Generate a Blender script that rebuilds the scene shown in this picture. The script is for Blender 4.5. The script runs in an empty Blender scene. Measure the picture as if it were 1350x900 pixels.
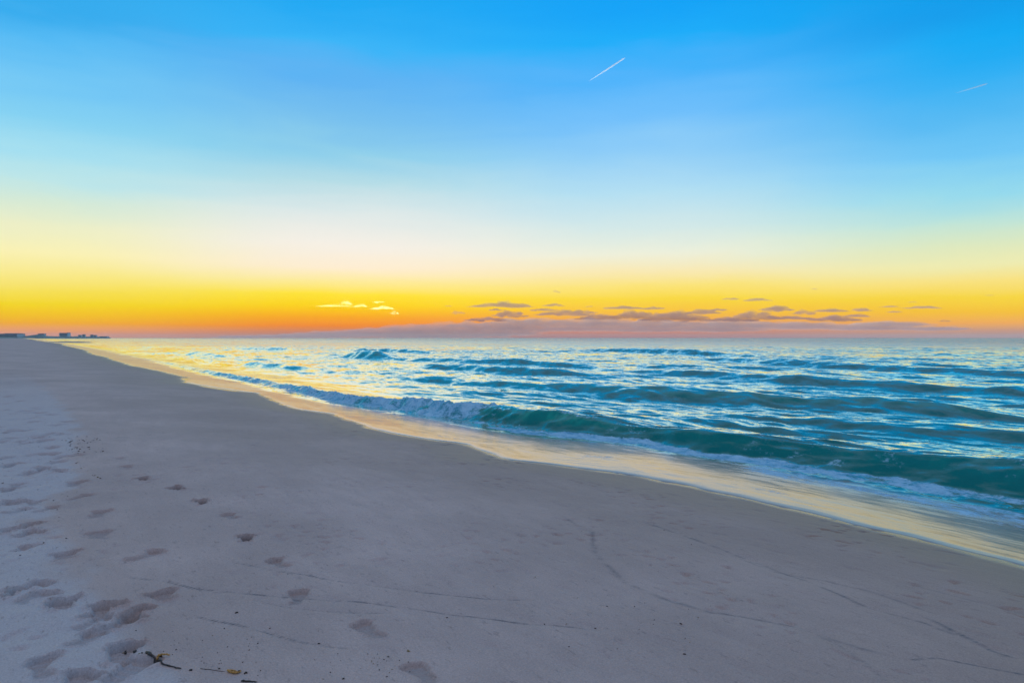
import bpy, bmesh, math, random, functools
import numpy as np
from mathutils import Vector

# ------------------------------------------------------------------ camera, sky, sun, exposure
S = bpy.context.scene
COL = S.collection
CAM_Z = 2.4
F, HX, HY = 900.0, 675.0, 445.0          # focal length and horizon of the photograph, in its own pixels

cam_d = bpy.data.cameras.new('camera')
cam_d.sensor_width = 36.0
cam_d.lens = 24.0
cam_d.clip_start = 0.05
cam_d.clip_end = 120000.0
cam = bpy.data.objects.new('camera', cam_d)
COL.objects.link(cam)
cam.location = (0, 0, CAM_Z)
cam.rotation_euler = (math.radians(90) - math.atan(5.0 / F), 0, 0)
S.camera = cam

S.view_settings.view_transform = 'Standard'
S.view_settings.look = 'None'
S.view_settings.exposure = 0.0
S.view_settings.gamma = 1.0
S.view_settings.use_curve_mapping = False
S.render.engine = 'CYCLES'
S.cycles.max_bounces = 6
S.cycles.diffuse_bounces = 2
S.cycles.glossy_bounces = 3
S.cycles.transmission_bounces = 2
S.cycles.volume_bounces = 0
S.cycles.transparent_max_bounces = 12
S.cycles.sample_clamp_indirect = 4.0
S.cycles.use_denoising = True

SUN_EL, SUN_AZ = math.radians(-0.5), math.radians(-10.0)   # azimuth from +Y, positive to the right


def lin(c):
    return tuple(((v / 255 / 12.92) if v / 255 <= 0.04045 else ((v / 255 + 0.055) / 1.055) ** 2.4) for v in c)


def N(nt, typ, **kw):
    n = nt.nodes.new(typ)
    for k, v in kw.items():
        setattr(n, k, v)
    return n


def math_node(nt, op, a, b=None, c=None):
    n = nt.nodes.new('ShaderNodeMath')
    n.operation = op
    for i, v in enumerate((a, b, c)):
        if v is None:
            continue
        if isinstance(v, (int, float)):
            n.inputs[i].default_value = v
        else:
            nt.links.new(v, n.inputs[i])
    return n.outputs[0]


def maprange(nt, v, a, b, c=0.0, d=1.0, interp='SMOOTHSTEP'):
    n = nt.nodes.new('ShaderNodeMapRange')
    n.interpolation_type = interp
    nt.links.new(v, n.inputs['Value'])
    n.inputs['From Min'].default_value = a
    n.inputs['From Max'].default_value = b
    n.inputs['To Min'].default_value = c
    n.inputs['To Max'].default_value = d
    return n.outputs['Result']


def mixcol(nt, f, a, b, blend='MIX'):
    n = nt.nodes.new('ShaderNodeMix')
    n.data_type = 'RGBA'
    n.blend_type = blend
    for i, v in ((0, f), (6, a), (7, b)):
        if isinstance(v, (int, float)):
            n.inputs[i].default_value = v
        elif isinstance(v, tuple):
            n.inputs[i].default_value = (*v[:3], 1.0)
        else:
            nt.links.new(v, n.inputs[i])
    return n.outputs[2]


def ramp(nt, fac, stops, interp='LINEAR'):
    n = nt.nodes.new('ShaderNodeValToRGB')
    cr = n.color_ramp
    cr.interpolation = interp
    while len(cr.elements) > 1:
        cr.elements.remove(cr.elements[-1])
    cr.elements[0].position = stops[0][0]
    cr.elements[0].color = (*stops[0][1], 1)
    for p, c in stops[1:]:
        e = cr.elements.new(p)
        e.color = (*c, 1)
    nt.links.new(fac, n.inputs[0])
    return n.outputs[0]


def noise(nt, vec, scale, detail=3.0, rough=0.5, dist=0.0):
    n = N(nt, 'ShaderNodeTexNoise')
    n.inputs['Scale'].default_value = scale
    n.inputs['Detail'].default_value = detail
    n.inputs['Roughness'].default_value = rough
    n.inputs['Distortion'].default_value = dist
    nt.links.new(vec, n.inputs['Vector'])
    return n


def build_world():
    w = bpy.data.worlds.new('World')
    S.world = w
    w.use_nodes = True
    nt = w.node_tree
    nt.nodes.clear()
    out = N(nt, 'ShaderNodeOutputWorld')
    bg = N(nt, 'ShaderNodeBackground')
    bg2 = N(nt, 'ShaderNodeBackground')
    add = N(nt, 'ShaderNodeAddShader')
    sky = N(nt, 'ShaderNodeTexSky', sky_type='NISHITA')
    sky.sun_disc = False
    sky.sun_elevation = SUN_EL
    sky.sun_rotation = SUN_AZ
    sky.dust_density = 2.0
    nt.links.new(sky.outputs[0], bg2.inputs['Color'])
    bg2.inputs['Strength'].default_value = 0.02
    tc = N(nt, 'ShaderNodeTexCoord')
    sep = N(nt, 'ShaderNodeSeparateXYZ')
    nt.links.new(tc.outputs['Generated'], sep.inputs[0])
    x, y, z = sep.outputs
    el = math_node(nt, 'MULTIPLY', math_node(nt, 'ARCSINE', z), 180 / math.pi)       # degrees
    az = math_node(nt, 'MULTIPLY', math_node(nt, 'ARCTAN2', x, y), 180 / math.pi)
    # elevation on a square-root scale, fine near the horizon: t = sqrt(el/32)
    hz = N(nt, 'ShaderNodeMapping')
    hz.inputs['Scale'].default_value = (1.0, 1.0, 6.0)
    nt.links.new(tc.outputs['Generated'], hz.inputs['Vector'])
    veil = noise(nt, hz.outputs[0], 3.5, 4, 0.55, 0.5)
    el_v = math_node(nt, 'MULTIPLY', el, maprange(nt, veil.outputs['Fac'], 0.25, 0.75, 0.95, 1.05, 'LINEAR'))
    t = math_node(nt, 'SQRT', math_node(nt, 'MAXIMUM', math_node(nt, 'DIVIDE', el_v, 32.0), 0.0))

    def stops(xpix, rows):
        ca = math.cos(math.atan((xpix - HX) / F))
        res = []
        for yy, c in rows:
            e = math.degrees(math.atan((HY - yy) / F * ca))
            res.append((min(1, math.sqrt(max(e, 0) / 32.0)), lin(c)))
        res.sort(key=lambda q: q[0])
        return res
    A = stops(30, [(0, (48, 172, 240)), (50, (82, 187, 247)), (100, (112, 200, 248)), (150, (132, 211, 245)), (200, (165, 225, 243)),
                   (230, (190, 232, 235)), (260, (214, 236, 217)), (300, (240, 242, 200)), (330, (253, 245, 182)), (360, (253, 238, 140)),
                   (385, (251, 228, 80)), (400, (250, 220, 22)), (415, (253, 200, 5)), (425, (253, 180, 26)), (432, (254, 172, 92)), (440, (248, 160, 118))])
    B = stops(420, [(0, (22, 170, 246)), (50, (52, 181, 250)), (100, (92, 180, 245)), (150, (115, 192, 241)), (200, (142, 209, 237)),
                    (240, (180, 222, 233)), (280, (222, 235, 235)), (320, (246, 242, 232)), (350, (254, 240, 212)), (372, (253, 238, 150)),
                    (388, (255, 231, 50)), (402, (255, 217, 0)), (418, (255, 172, 0)), (429, (252, 142, 22)), (437, (225, 138, 90)), (443, (205, 135, 110))])
    Cc = stops(890, [(0, (0, 164, 250)), (50, (15, 174, 252)), (100, (78, 181, 254)), (150, (110, 192, 254)), (200, (145, 208, 250)),
                     (250, (180, 225, 245)), (300, (213, 235, 235)), (335, (240, 243, 222)), (357, (252, 237, 182)), (375, (255, 232, 122)),
                     (393, (255, 222, 62)), (410, (255, 200, 60)), (425, (245, 165, 90)), (436, (222, 146, 120)), (443, (206, 138, 128))])
    D = stops(1320, [(0, (0, 158, 238)), (50, (0, 171, 246)), (100, (48, 178, 247)), (150, (80, 186, 246)), (200, (112, 201, 249)),
                     (250, (150, 220, 240)), (290, (192, 231, 220)), (320, (222, 236, 196)), (345, (242, 240, 180)), (370, (254, 231, 130)),
                     (390, (254, 220, 62)), (410, (255, 200, 50)), (425, (253, 180, 88)), (435, (222, 166, 134)), (443, (205, 165, 160))])
    E = [(0.0, lin((95, 112, 145))), (0.3, lin((100, 125, 165))), (0.6, lin((105, 145, 195))), (1.0, lin((125, 165, 215)))]   # the side away from the sunset
    a, b, c, d, e = (ramp(nt, t, q) for q in (A, B, Cc, D, E))
    m = mixcol(nt, maprange(nt, az, -36, -14, interp='SMOOTHERSTEP'), a, b)
    m = mixcol(nt, maprange(nt, az, -16, 12, interp='SMOOTHERSTEP'), m, c)
    m = mixcol(nt, maprange(nt, az, 10, 37, interp='SMOOTHERSTEP'), m, d)
    away = maprange(nt, math_node(nt, 'ABSOLUTE', math_node(nt, 'ADD', az, 6.0)), 55, 120)
    m = mixcol(nt, away, m, e)
    high = maprange(nt, el, 27, 60)
    m = mixcol(nt, high, m, ZENITH)
    nt.links.new(m, bg.inputs['Color'])
    bg.inputs['Strength'].default_value = 0.97
    nt.links.new(bg.outputs[0], add.inputs[0])
    nt.links.new(bg2.outputs[0], add.inputs[1])
    nt.links.new(add.outputs[0], out.inputs['Surface'])


ZENITH = (0.43, 0.40, 0.46)
build_world()

sun_d = bpy.data.lights.new('sun', 'SUN')
sun_d.energy = 5.0
sun_d.angle = math.radians(0.5)
sun_d.color = (1.0, 0.90, 0.74)
sun = bpy.data.objects.new('sun', sun_d)
COL.objects.link(sun)
sd = Vector((math.sin(SUN_AZ) * math.cos(SUN_EL), math.cos(SUN_AZ) * math.cos(SUN_EL), math.sin(SUN_EL)))
sun.rotation_euler = sd.to_track_quat('Z', 'Y').to_euler()

# ------------------------------------------------------------------ numpy noise
_rs = np.random.RandomState(7)
_P = np.concatenate([_rs.permutation(256)] * 2).astype(np.int32)
_ang = _rs.rand(256) * 2 * np.pi
_GX, _GY = np.cos(_ang).astype(np.float32), np.sin(_ang).astype(np.float32)


def perlin(x, y, seed=0):
    x = np.asarray(x, np.float64) + seed * 17.13
    y = np.asarray(y, np.float64) + seed * 41.71
    xi, yi = np.floor(x), np.floor(y)
    xf, yf = (x - xi).astype(np.float32), (y - yi).astype(np.float32)
    xi, yi = xi.astype(np.int64) & 255, yi.astype(np.int64) & 255
    u, v = xf * xf * xf * (xf * (xf * 6 - 15) + 10), yf * yf * yf * (yf * (yf * 6 - 15) + 10)
    x1, y1 = (xi + 1) & 255, (yi + 1) & 255

    def g(a, b, dx, dy):
        h = _P[_P[a] + b]
        return _GX[h] * dx + _GY[h] * dy
    n00, n10 = g(xi, yi, xf, yf), g(x1, yi, xf - 1, yf)
    n01, n11 = g(xi, y1, xf, yf - 1), g(x1, y1, xf - 1, yf - 1)
    a = n00 + u * (n10 - n00)
    b = n01 + u * (n11 - n01)
    return (a + v * (b - a)) * 1.5


def fbm(x, y, octv=4, seed=0, gain=0.5):
    r, amp = 0, 1.0
    for i in range(octv):
        r = r + amp * perlin(x, y, seed + i * 3)
        x, y, amp = x * 2.03, y * 2.03, amp * gain
    return r


def ss(a, b, x):
    t = np.clip((x - a) / (b - a), 0, 1)
    return t * t * (3 - 2 * t)


# ------------------------------------------------------------------ the lie of the land: s runs along the shore, n towards the sea
U = np.array([-0.574, 0.819])
V = np.array([0.819, 0.574])


def to_sn(x, y):
    return x * U[0] + y * U[1], x * V[0] + y * V[1]


BEACH_TOP = 0.72


def sand_base(x, y):
    s, n = to_sn(x, y)
    q = n - 1.8
    drop = 0.085 * (np.sqrt(q * q + 2.0) + q) / 2
    drop = np.where(n > 14, 0.085 * 12.2 + (n - 14) * 0.05 + 0.02, drop)
    z = BEACH_TOP - drop
    rr = np.hypot(x, y)
    z = z + 0.05 * perlin(s / 7.0, n / 3.5, 3) * np.clip(rr / 8, 0.2, 1)
    z = z + 0.10 * ss(0, -14, n) * (0.5 + perlin(s / 11.0, n / 6.0, 5)) * ss(200, 20, rr)
    return z


@functools.lru_cache(None)
def hit(px, py, dz=0.0):
    """where the ray through a pixel of the photograph meets the sand"""
    dx, dzv = (px - HX) / F, -(py - HY) / F
    lo, hi = 0.5, 3000.0
    for _ in range(60):
        mid = (lo + hi) / 2
        if CAM_Z + dzv * mid > float(sand_base(np.array(dx * mid), np.array(mid))) + dz:
            lo = mid
        else:
            hi = mid
    return dx * lo, lo


EDGE_PX = [(1500, 800), (1350, 745), (1275, 727), (1200, 708), (1125, 690), (1050, 672), (975, 654), (900, 638), (800, 621), (720, 611), (668, 606), (640, 595), (612, 585), (560, 579),
           (500, 568), (440, 546), (395, 540), (372, 533), (340, 518), (290, 512), (243, 504), (252, 498), (215, 490), (180, 483),
           (150, 475), (122, 465)]
_ed = []
for p in EDGE_PX:
    X, Y = hit(*p)
    _ed.append(to_sn(X, Y))
_ed += [(200, 7.2), (300, 8.0), (400, 5.0), (480, 2.2), (800, -1.0), (1200, -8.0), (3000, -40)]
_ed = [(-60, 10.0), (-15, 9.0)] + sorted(_ed)
_es = np.array([q[0] for q in _ed])
_en = np.array([q[1] for q in _ed])


def edge_n(s):
    r = 0
    for o in (-0.2, -0.07, 0.07, 0.2):
        r = r + np.interp(s + o, _es, _en)
    r = r / 4
    fade = np.clip(np.abs(s) / 60, 0.15, 1)
    return r + 0.08 * perlin(s / 0.9, s * 0 + 3.3, 9) + (0.05 + 0.25 * (1 - ss(0, 3, s) * ss(110, 90, s))) * perlin(s / 3.1, s * 0 + 5.1, 10) + fade * 0.8 * perlin(s / 16.0, s * 0 + 1.7, 11) * ss(45, 120, s)


def polar_mesh(name, radii, thetas, zfun, keep=None, material=None, attrs=True):
    """a sheet of ground or water: rings of vertices, closer together near the beach path"""
    R, T = np.meshgrid(radii, thetas, indexing='ij')
    X, Y = (R * np.sin(T)).ravel(), (R * np.cos(T)).ravel()
    Z, at = zfun(X, Y, R.ravel())
    if 'dx' in at:
        X = X + at.pop('dx')
        Y = Y + at.pop('dy')
    nr, ntt = len(radii), len(thetas)
    idx = np.arange(nr * ntt).reshape(nr, ntt)
    quads = np.stack([idx[:-1, :-1], idx[:-1, 1:], idx[1:, 1:], idx[1:, :-1]], -1).reshape(-1, 4)
    if keep is not None:
        k = keep(X, Y, Z, R.ravel())
        quads = quads[k[quads].any(1)]
    return mesh_from(name, np.stack([X, Y, Z], 1), quads, at, material)


def mesh_from(name, co, quads, at, material):
    used = np.zeros(len(co), bool)
    used[quads.ravel()] = True
    remap = np.cumsum(used) - 1
    co = co[used]
    quads = remap[quads]
    me = bpy.data.meshes.new(name)
    me.vertices.add(len(co))
    me.vertices.foreach_set('co', co.astype(np.float32).ravel())
    nq = len(quads)
    me.loops.add(nq * 4)
    me.polygons.add(nq)
    me.polygons.foreach_set('loop_start', np.arange(0, nq * 4, 4, dtype=np.int32))
    me.polygons.foreach_set('loop_total', np.full(nq, 4, np.int32))
    me.loops.foreach_set('vertex_index', quads.astype(np.int32).ravel())
    me.polygons.foreach_set('use_smooth', np.ones(nq, bool))
    for k, v in at.items():
        a = me.attributes.new(k, 'FLOAT', 'POINT')
        a.data.foreach_set('value', np.asarray(v, np.float32)[used])
    me.update(calc_edges=True)
    if material:
        me.materials.append(material)
    o = bpy.data.objects.new(name, me)
    COL.objects.link(o)
    return o


def geo(r0, r1, f):
    n = int(math.ceil(math.log(r1 / r0) / f))
    return r0 * np.exp(np.linspace(0, math.log(r1 / r0), n + 1))


def rings(*segs):
    out = []
    for a, b, f in segs:
        g = geo(a, b, f)
        out.append(g[:-1])
    out.append(np.array([segs[-1][1]]))
    return np.concatenate(out)


def fan(a0, a1, fine, b0, b1, coarse):
    L = np.arange(a0, b0, coarse)
    M = np.arange(b0, b1, fine)
    Rr = np.arange(b1, a1, coarse)
    return np.radians(np.concatenate([L, M, Rr]))


# ------------------------------------------------------------------ materials
def new_mat(name):
    m = bpy.data.materials.new(name)
    m.use_nodes = True
    nt = m.node_tree
    nt.nodes.clear()
    out = N(nt, 'ShaderNodeOutputMaterial')
    return m, nt, out


def attr(nt, name):
    n = N(nt, 'ShaderNodeAttribute')
    n.attribute_name = name
    return n.outputs['Fac']


def shore_coords(nt, ss_, nn_, zz=1.0):
    """world position turned to the shore's direction and stretched along it"""
    g = N(nt, 'ShaderNodeNewGeometry')
    mp = N(nt, 'ShaderNodeMapping')
    mp.vector_type = 'POINT'
    rot = N(nt, 'ShaderNodeVectorRotate')
    rot.rotation_type = 'Z_AXIS'
    rot.inputs['Angle'].default_value = -math.radians(35.0)
    nt.links.new(g.outputs['Position'], rot.inputs['Vector'])
    mp.inputs['Scale'].default_value = (nn_, ss_, zz)
    nt.links.new(rot.outputs[0], mp.inputs['Vector'])
    return mp.outputs[0], g


def sand_material():
    m, nt, out = new_mat('sand')
    vec, g = shore_coords(nt, 1, 1)
    vs, _ = shore_coords(nt, 0.35, 1.0)
    b = N(nt, 'ShaderNodeBsdfPrincipled')
    damp, stain_shade, dry, film = attr(nt, 'damp'), attr(nt, 'stain_shade'), attr(nt, 'dry'), attr(nt, 'film')
    n1 = noise(nt, vec, 0.45, 4, 0.55)
    n2 = noise(nt, vs, 5.0, 5, 0.6)
    n3 = noise(nt, vec, 95.0, 5, 0.85)
    base = mixcol(nt, maprange(nt, n1.outputs['Fac'], 0.3, 0.72), (0.46, 0.365, 0.33), (0.60, 0.48, 0.435))
    base = mixcol(nt, maprange(nt, n2.outputs['Fac'], 0.35, 0.7, 0, 0.35), base, (0.41, 0.325, 0.295))
    base = mixcol(nt, dry, base, (0.53, 0.485, 0.48))
    base = mixcol(nt, damp, base, (0.31, 0.195, 0.122))
    base = mixcol(nt, film, base, (0.36, 0.22, 0.12))
    base = mixcol(nt, stain_shade, base, (0.105, 0.11, 0.122))  # dark swash lines, and the damp and painted shade of print hollows
    grain = maprange(nt, n3.outputs['Fac'], 0.32, 0.68, 0.76, 1.24, 'LINEAR')
    base = mixcol(nt, 1.0, base, N_comb(nt, grain), 'MULTIPLY')
    nt.links.new(base, b.inputs['Base Color'])
    n6 = noise(nt, vs, 30.0, 5, 0.7)
    base = mixcol(nt, maprange(nt, n6.outputs['Fac'], 0.57, 0.70, 0, 0.5), base, (0.23, 0.18, 0.165))  # dark specks: shade of small pits put into the sand colour
    nt.links.new(base, b.inputs['Base Color'])
    r = mixval(nt, damp, 0.75, 0.42)
    r = mixval(nt, film, r, 0.12)
    nt.links.new(r, b.inputs['Roughness'])
    b.inputs['IOR'].default_value = 1.35
    bump = N(nt, 'ShaderNodeBump')
    bump.inputs['Strength'].default_value = 0.5
    bump.inputs['Distance'].default_value = 0.011
    n4 = noise(nt, vec, 90.0, 4, 0.65)
    n5 = noise(nt, vs, 14.0, 4, 0.6)
    hsum = math_node(nt, 'ADD', n4.outputs['Fac'], math_node(nt, 'MULTIPLY', n5.outputs['Fac'], 2.5))
    nt.links.new(hsum, bump.inputs['Height'])
    nt.links.new(math_node(nt, 'SUBTRACT', 0.5, math_node(nt, 'MULTIPLY', damp, 0.42)), bump.inputs['Strength'])
    nt.links.new(bump.outputs[0], b.inputs['Normal'])
    nt.links.new(b.outputs[0], out.inputs['Surface'])
    return m


def N_comb(nt, v):
    c = N(nt, 'ShaderNodeCombineXYZ')
    for i in range(3):
        nt.links.new(v, c.inputs[i])
    return c.outputs[0]


def mixval(nt, f, a, b):
    n = N(nt, 'ShaderNodeMix')
    n.data_type = 'FLOAT'
    for i, v in ((0, f), (2, a), (3, b)):
        if isinstance(v, (int, float)):
            n.inputs[i].default_value = v
        else:
            nt.links.new(v, n.inputs[i])
    return n.outputs[0]


def sea_material():
    m, nt, out = new_mat('sea_water')
    b = N(nt, 'ShaderNodeBsdfPrincipled')
    depth, foam, thin = attr(nt, 'depth'), attr(nt, 'foam'), attr(nt, 'thin')
    # colour of the water body by how deep it is over the pale sand
    body = ramp(nt, maprange(nt, depth, 0.0, 2.0, interp='LINEAR'),
                [(0.0, (0.42, 0.27, 0.15)), (0.03, (0.42, 0.29, 0.18)), (0.075, (0.13, 0.20, 0.17)), (0.13, (0.004, 0.19, 0.18)), (0.25, (0.0, 0.19, 0.20)), (1.0, (0.0, 0.22, 0.25))])
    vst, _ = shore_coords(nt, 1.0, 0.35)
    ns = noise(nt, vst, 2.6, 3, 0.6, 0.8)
    crest_light = math_node(nt, 'MULTIPLY', thin, maprange(nt, ns.outputs['Fac'], 0.35, 0.65, 0.35, 1.0))
    body = mixcol(nt, crest_light, body, (0.02, 0.42, 0.33))  # backlight through the crest put into the water's colour
    vec, g = shore_coords(nt, 0.38, 1.0)
    vf, _ = shore_coords(nt, 0.8, 1.0)
    # lacing of the foam
    f1 = noise(nt, vf, 3.2, 5, 0.65, 0.6)
    f2 = noise(nt, vf, 17.0, 4, 0.7, 0.3)
    lace = math_node(nt, 'ADD', math_node(nt, 'MULTIPLY', f1.outputs['Fac'], 0.6), math_node(nt, 'MULTIPLY', f2.outputs['Fac'], 0.4))
    fm = math_node(nt, 'ADD', math_node(nt, 'SUBTRACT', foam, 1.0), math_node(nt, 'MULTIPLY', lace, 1.0))
    fm = maprange(nt, fm, 0.02, 0.22)
    col = mixcol(nt, fm, body, mixcol(nt, maprange(nt, math_node(nt, 'ADD', math_node(nt, 'MULTIPLY', f1.outputs['Fac'], 0.65), math_node(nt, 'MULTIPLY', f2.outputs['Fac'], 0.35)), 0.36, 0.62), (0.12, 0.42, 0.63), (0.40, 0.70, 0.88)))  # shaded and lit tones of the foam put into its colour
    nt.links.new(col, b.inputs['Base Color'])
    b.inputs['Roughness'].default_value = 0.7
    b.inputs['Specular IOR Level'].default_value = 0.0
    # ripples too small for the mesh: slopes straight from noise
    acc = None
    amp_s = attr(nt, 'rough')
    for sc, k in ((0.10, 0.06), (0.42, 0.05), (1.3, 0.15), (4.2, 0.15), (22.0, 0.08)):
        nn = noise(nt, vec, sc, 2, 0.5, 0.4)
        sub = N(nt, 'ShaderNodeVectorMath', operation='SUBTRACT')
        nt.links.new(nn.outputs['Color'], sub.inputs[0])
        sub.inputs[1].default_value = (0.5, 0.5, 0.5)
        mul = N(nt, 'ShaderNodeVectorMath', operation='SCALE')
        nt.links.new(sub.outputs[0], mul.inputs[0])
        mul.inputs['Scale'].default_value = k * 2
        if acc is None:
            acc = mul.outputs[0]
        else:
            ad = N(nt, 'ShaderNodeVectorMath', operation='ADD')
            nt.links.new(acc, ad.inputs[0])
            nt.links.new(mul.outputs[0], ad.inputs[1])
            acc = ad.outputs[0]
    rot = N(nt, 'ShaderNodeVectorRotate')
    rot.rotation_type = 'Z_AXIS'
    rot.inputs['Angle'].default_value = math.radians(35.0)
    sq = N(nt, 'ShaderNodeVectorMath', operation='MULTIPLY')
    nt.links.new(acc, sq.inputs[0])
    sq.inputs[1].default_value = (1.0, 0.6, 0.0)
    nt.links.new(sq.outputs[0], rot.inputs['Vector'])
    scl = N(nt, 'ShaderNodeVectorMath', operation='SCALE')
    nt.links.new(rot.outputs[0], scl.inputs[0])
    nt.links.new(amp_s, scl.inputs['Scale'])
    # the steeper sides of ripples face the shore
    lean = N(nt, 'ShaderNodeVectorMath', operation='SCALE')
    lean.inputs[0].default_value = (-0.819 + 0.574 * 0.5, -0.574 - 0.819 * 0.5, 0.0)
    nt.links.new(maprange(nt, amp_s, 0.25, 3.2, 0.0, 0.085, 'LINEAR'), lean.inputs['Scale'])
    ad0 = N(nt, 'ShaderNodeVectorMath', operation='ADD')
    nt.links.new(g.outputs['Normal'], ad0.inputs[0])
    nt.links.new(lean.outputs[0], ad0.inputs[1])
    ad = N(nt, 'ShaderNodeVectorMath', operation='ADD')
    nt.links.new(ad0.outputs[0], ad.inputs[0])
    nt.links.new(scl.outputs[0], ad.inputs[1])
    nrm = N(nt, 'ShaderNodeVectorMath', operation='NORMALIZE')
    nt.links.new(ad.outputs[0], nrm.inputs[0])
    bump = N(nt, 'ShaderNodeBump')
    bump.inputs['Distance'].default_value = 0.035
    nt.links.new(fm, bump.inputs['Strength'])
    nt.links.new(lace, bump.inputs['Height'])
    nt.links.new(nrm.outputs[0], bump.inputs['Normal'])
    nt.links.new(bump.outputs[0], b.inputs['Normal'])
    gl = N(nt, 'ShaderNodeBsdfGlossy')
    nt.links.new(mixcol(nt, maprange(nt, depth, 0.02, 0.14), (1.0, 0.88, 0.90), (0.98, 1.0, 0.91)), gl.inputs['Color'])
    nt.links.new(maprange(nt, depth, 0.02, 0.4, 0.17, 0.05), gl.inputs['Roughness'])
    nt.links.new(nrm.outputs[0], gl.inputs['Normal'])
    fr = N(nt, 'ShaderNodeFresnel')
    fr.inputs['IOR'].default_value = 1.34
    nt.links.new(nrm.outputs[0], fr.inputs['Normal'])
    fac = maprange(nt, fr.outputs[0], 0.034, 0.46, 0.006, 0.98, 'LINEAR')
    fac = math_node(nt, 'MULTIPLY', fac, math_node(nt, 'SUBTRACT', 1.0, math_node(nt, 'MULTIPLY', fm, 0.92)))
    fac = math_node(nt, 'MULTIPLY', fac, maprange(nt, depth, 0.01, 0.10, 0.70, 1.0))
    mx = N(nt, 'ShaderNodeMixShader')
    nt.links.new(fac, mx.inputs[0])
    nt.links.new(b.outputs[0], mx.inputs[1])
    nt.links.new(gl.outputs[0], mx.inputs[2])
    nt.links.new(mx.outputs[0], out.inputs['Surface'])
    return m


def plain_mat(name, col, rough=0.8, var=0.25, scale=30.0):
    m, nt, out = new_mat(name)
    b = N(nt, 'ShaderNodeBsdfPrincipled')
    tc = N(nt, 'ShaderNodeTexCoord')
    n = noise(nt, tc.outputs['Object'], scale, 3, 0.6)
    lo = tuple(c * (1 - var) for c in col)
    hi = tuple(min(1, c * (1 + var)) for c in col)
    nt.links.new(mixcol(nt, maprange(nt, n.outputs['Fac'], 0.3, 0.7), lo, hi), b.inputs['Base Color'])
    b.inputs['Roughness'].default_value = rough
    nt.links.new(b.outputs[0], out.inputs['Surface'])
    return m


def volume_mat(name, col, density, aniso):
    m, nt, out = new_mat(name)
    v = N(nt, 'ShaderNodeVolumePrincipled')
    v.inputs['Color'].default_value = (*col, 1)
    v.inputs['Density'].default_value = density
    v.inputs['Anisotropy'].default_value = aniso
    nt.links.new(v.outputs[0], out.inputs['Volume'])
    return m


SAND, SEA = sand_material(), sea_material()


def tag(o, label=None, cat=None, group=None, kind=None):
    if label:
        o['label'] = label
    if cat:
        o['category'] = cat
    if group:
        o['group'] = group
    if kind:
        o['kind'] = kind
    return o


# ------------------------------------------------------------------ the beach
# shoe prints: pixel of the middle, pixel length direction, depth, length in metres
def line_dist(x, y, pts):
    """distance to a polyline, and how far along it"""
    d = np.full(x.shape, 1e9)
    along = np.zeros(x.shape)
    L = 0.0
    for (x0, y0), (x1, y1) in zip(pts[:-1], pts[1:]):
        dx, dy = x1 - x0, y1 - y0
        l = math.hypot(dx, dy)
        t = np.clip(((x - x0) * dx + (y - y0) * dy) / (l * l), 0, 1)
        q = np.hypot(x - x0 - t * dx, y - y0 - t * dy)
        better = q < d
        d = np.where(better, q, d)
        along = np.where(better, L + t * l, along)
        L += l
    return d, along / L


# (x, y) of the print's middle in the photograph, heading in degrees (0 = up the beach away from us), length, depth
PRINTS = [
    (554, 888, -35, .27, .010), (487, 830, -40, .29, .012), (391, 787, -12, .28, .014), (368, 742, -42, .27, .016), (323, 709, -20, .24, .028),
    (304, 680, -45, .27, .012), (264, 661, -35, .26, .032), (234, 643, -50, .28, .026), (188, 631, -40, .24, .030), (166, 615, -45, .22, .014), (157, 604, -40, .22, .012),
]
_er = random.Random(12)
EXTRA_PRINTS = [(_er.uniform(-10, 30 + (y - 485) * 0.5), y, 40, _er.uniform(.26, .34), _er.uniform(.025, .045)) for y in [_er.uniform(485, 625) for _ in range(46)]]
OTHER_PRINTS = [
    (82, 795, 50, .28, .040), (132, 803, 60, .28, .035), (178, 806, 75, .26, .030), (160, 818, 40, .26, .030), (36, 772, 70, .30, .025), (18, 778, 70, .24, .028), (45, 785, 80, .28, .02),
    (110, 840, 60, .28, .018), (160, 860, 50, .28, .035), (165, 882, 60, .30, .02), (55, 880, 70, .32, .022), (98, 898, 80, .24, .025), (215, 784, 80, .22, .022), (120, 818, 60, .26, .018),
    (86, 731, 80, .26, .022), (30, 722, 80, .22, .022), (40, 692, 70, .26, .035), (34, 703, 70, .26, .03), (10, 700, 70, .28, .03), (76, 621, 60, .30, .045),
    (98, 637, 80, .34, .018), (104, 655, 80, .34, .018), (130, 677, 80, .36, .018), (190, 732, 80, .34, .02), (52, 581, 60, .30, .030), (68, 590, 60, .30, .030), (47, 599, 60, .28, .034), (70, 599, 60, .28, .028),
    (72, 609, 60, .28, .026), (60, 574, 60, .28, .02), (80, 573, 60, .25, .02), (36, 567, 60, .32, .024), (40, 575, 60, .26, .02), (32, 585, 60, .26, .02), (10, 566, 60, .3, .02), (66, 547, 40, .34, .036),
    (86, 556, 40, .34, .036), (48, 539, 40, .30, .03), (12, 522, 40, .4, .04), (6, 516, 40, .3, .03), (50, 510, 40, .3, .03), (38, 506, 40, .3, .02), (22, 490, 40, .5, .03), (48, 490, 40, .5, .03), (12, 645, 70, .3, .024), (4, 663, 70, .28, .03),
    (16, 612, 70, .34, .02), (22, 662, 70, .3, .02), (45, 662, 70, .3, .02), (100, 600, 70, .25, .02), (130, 704, 75, .3, .012), (60, 671, 75, .3, .015), (20, 640, 75, .3, .015), (24, 673, 75, .3, .015),
    *EXTRA_PRINTS,
    (5, 604, 60, .3, .02), (8, 577, 60, .3, .02), (20, 545, 50, .3, .02), (14, 553, 50, .3, .015), (75, 560, 60, .3, .02),
]
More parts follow.
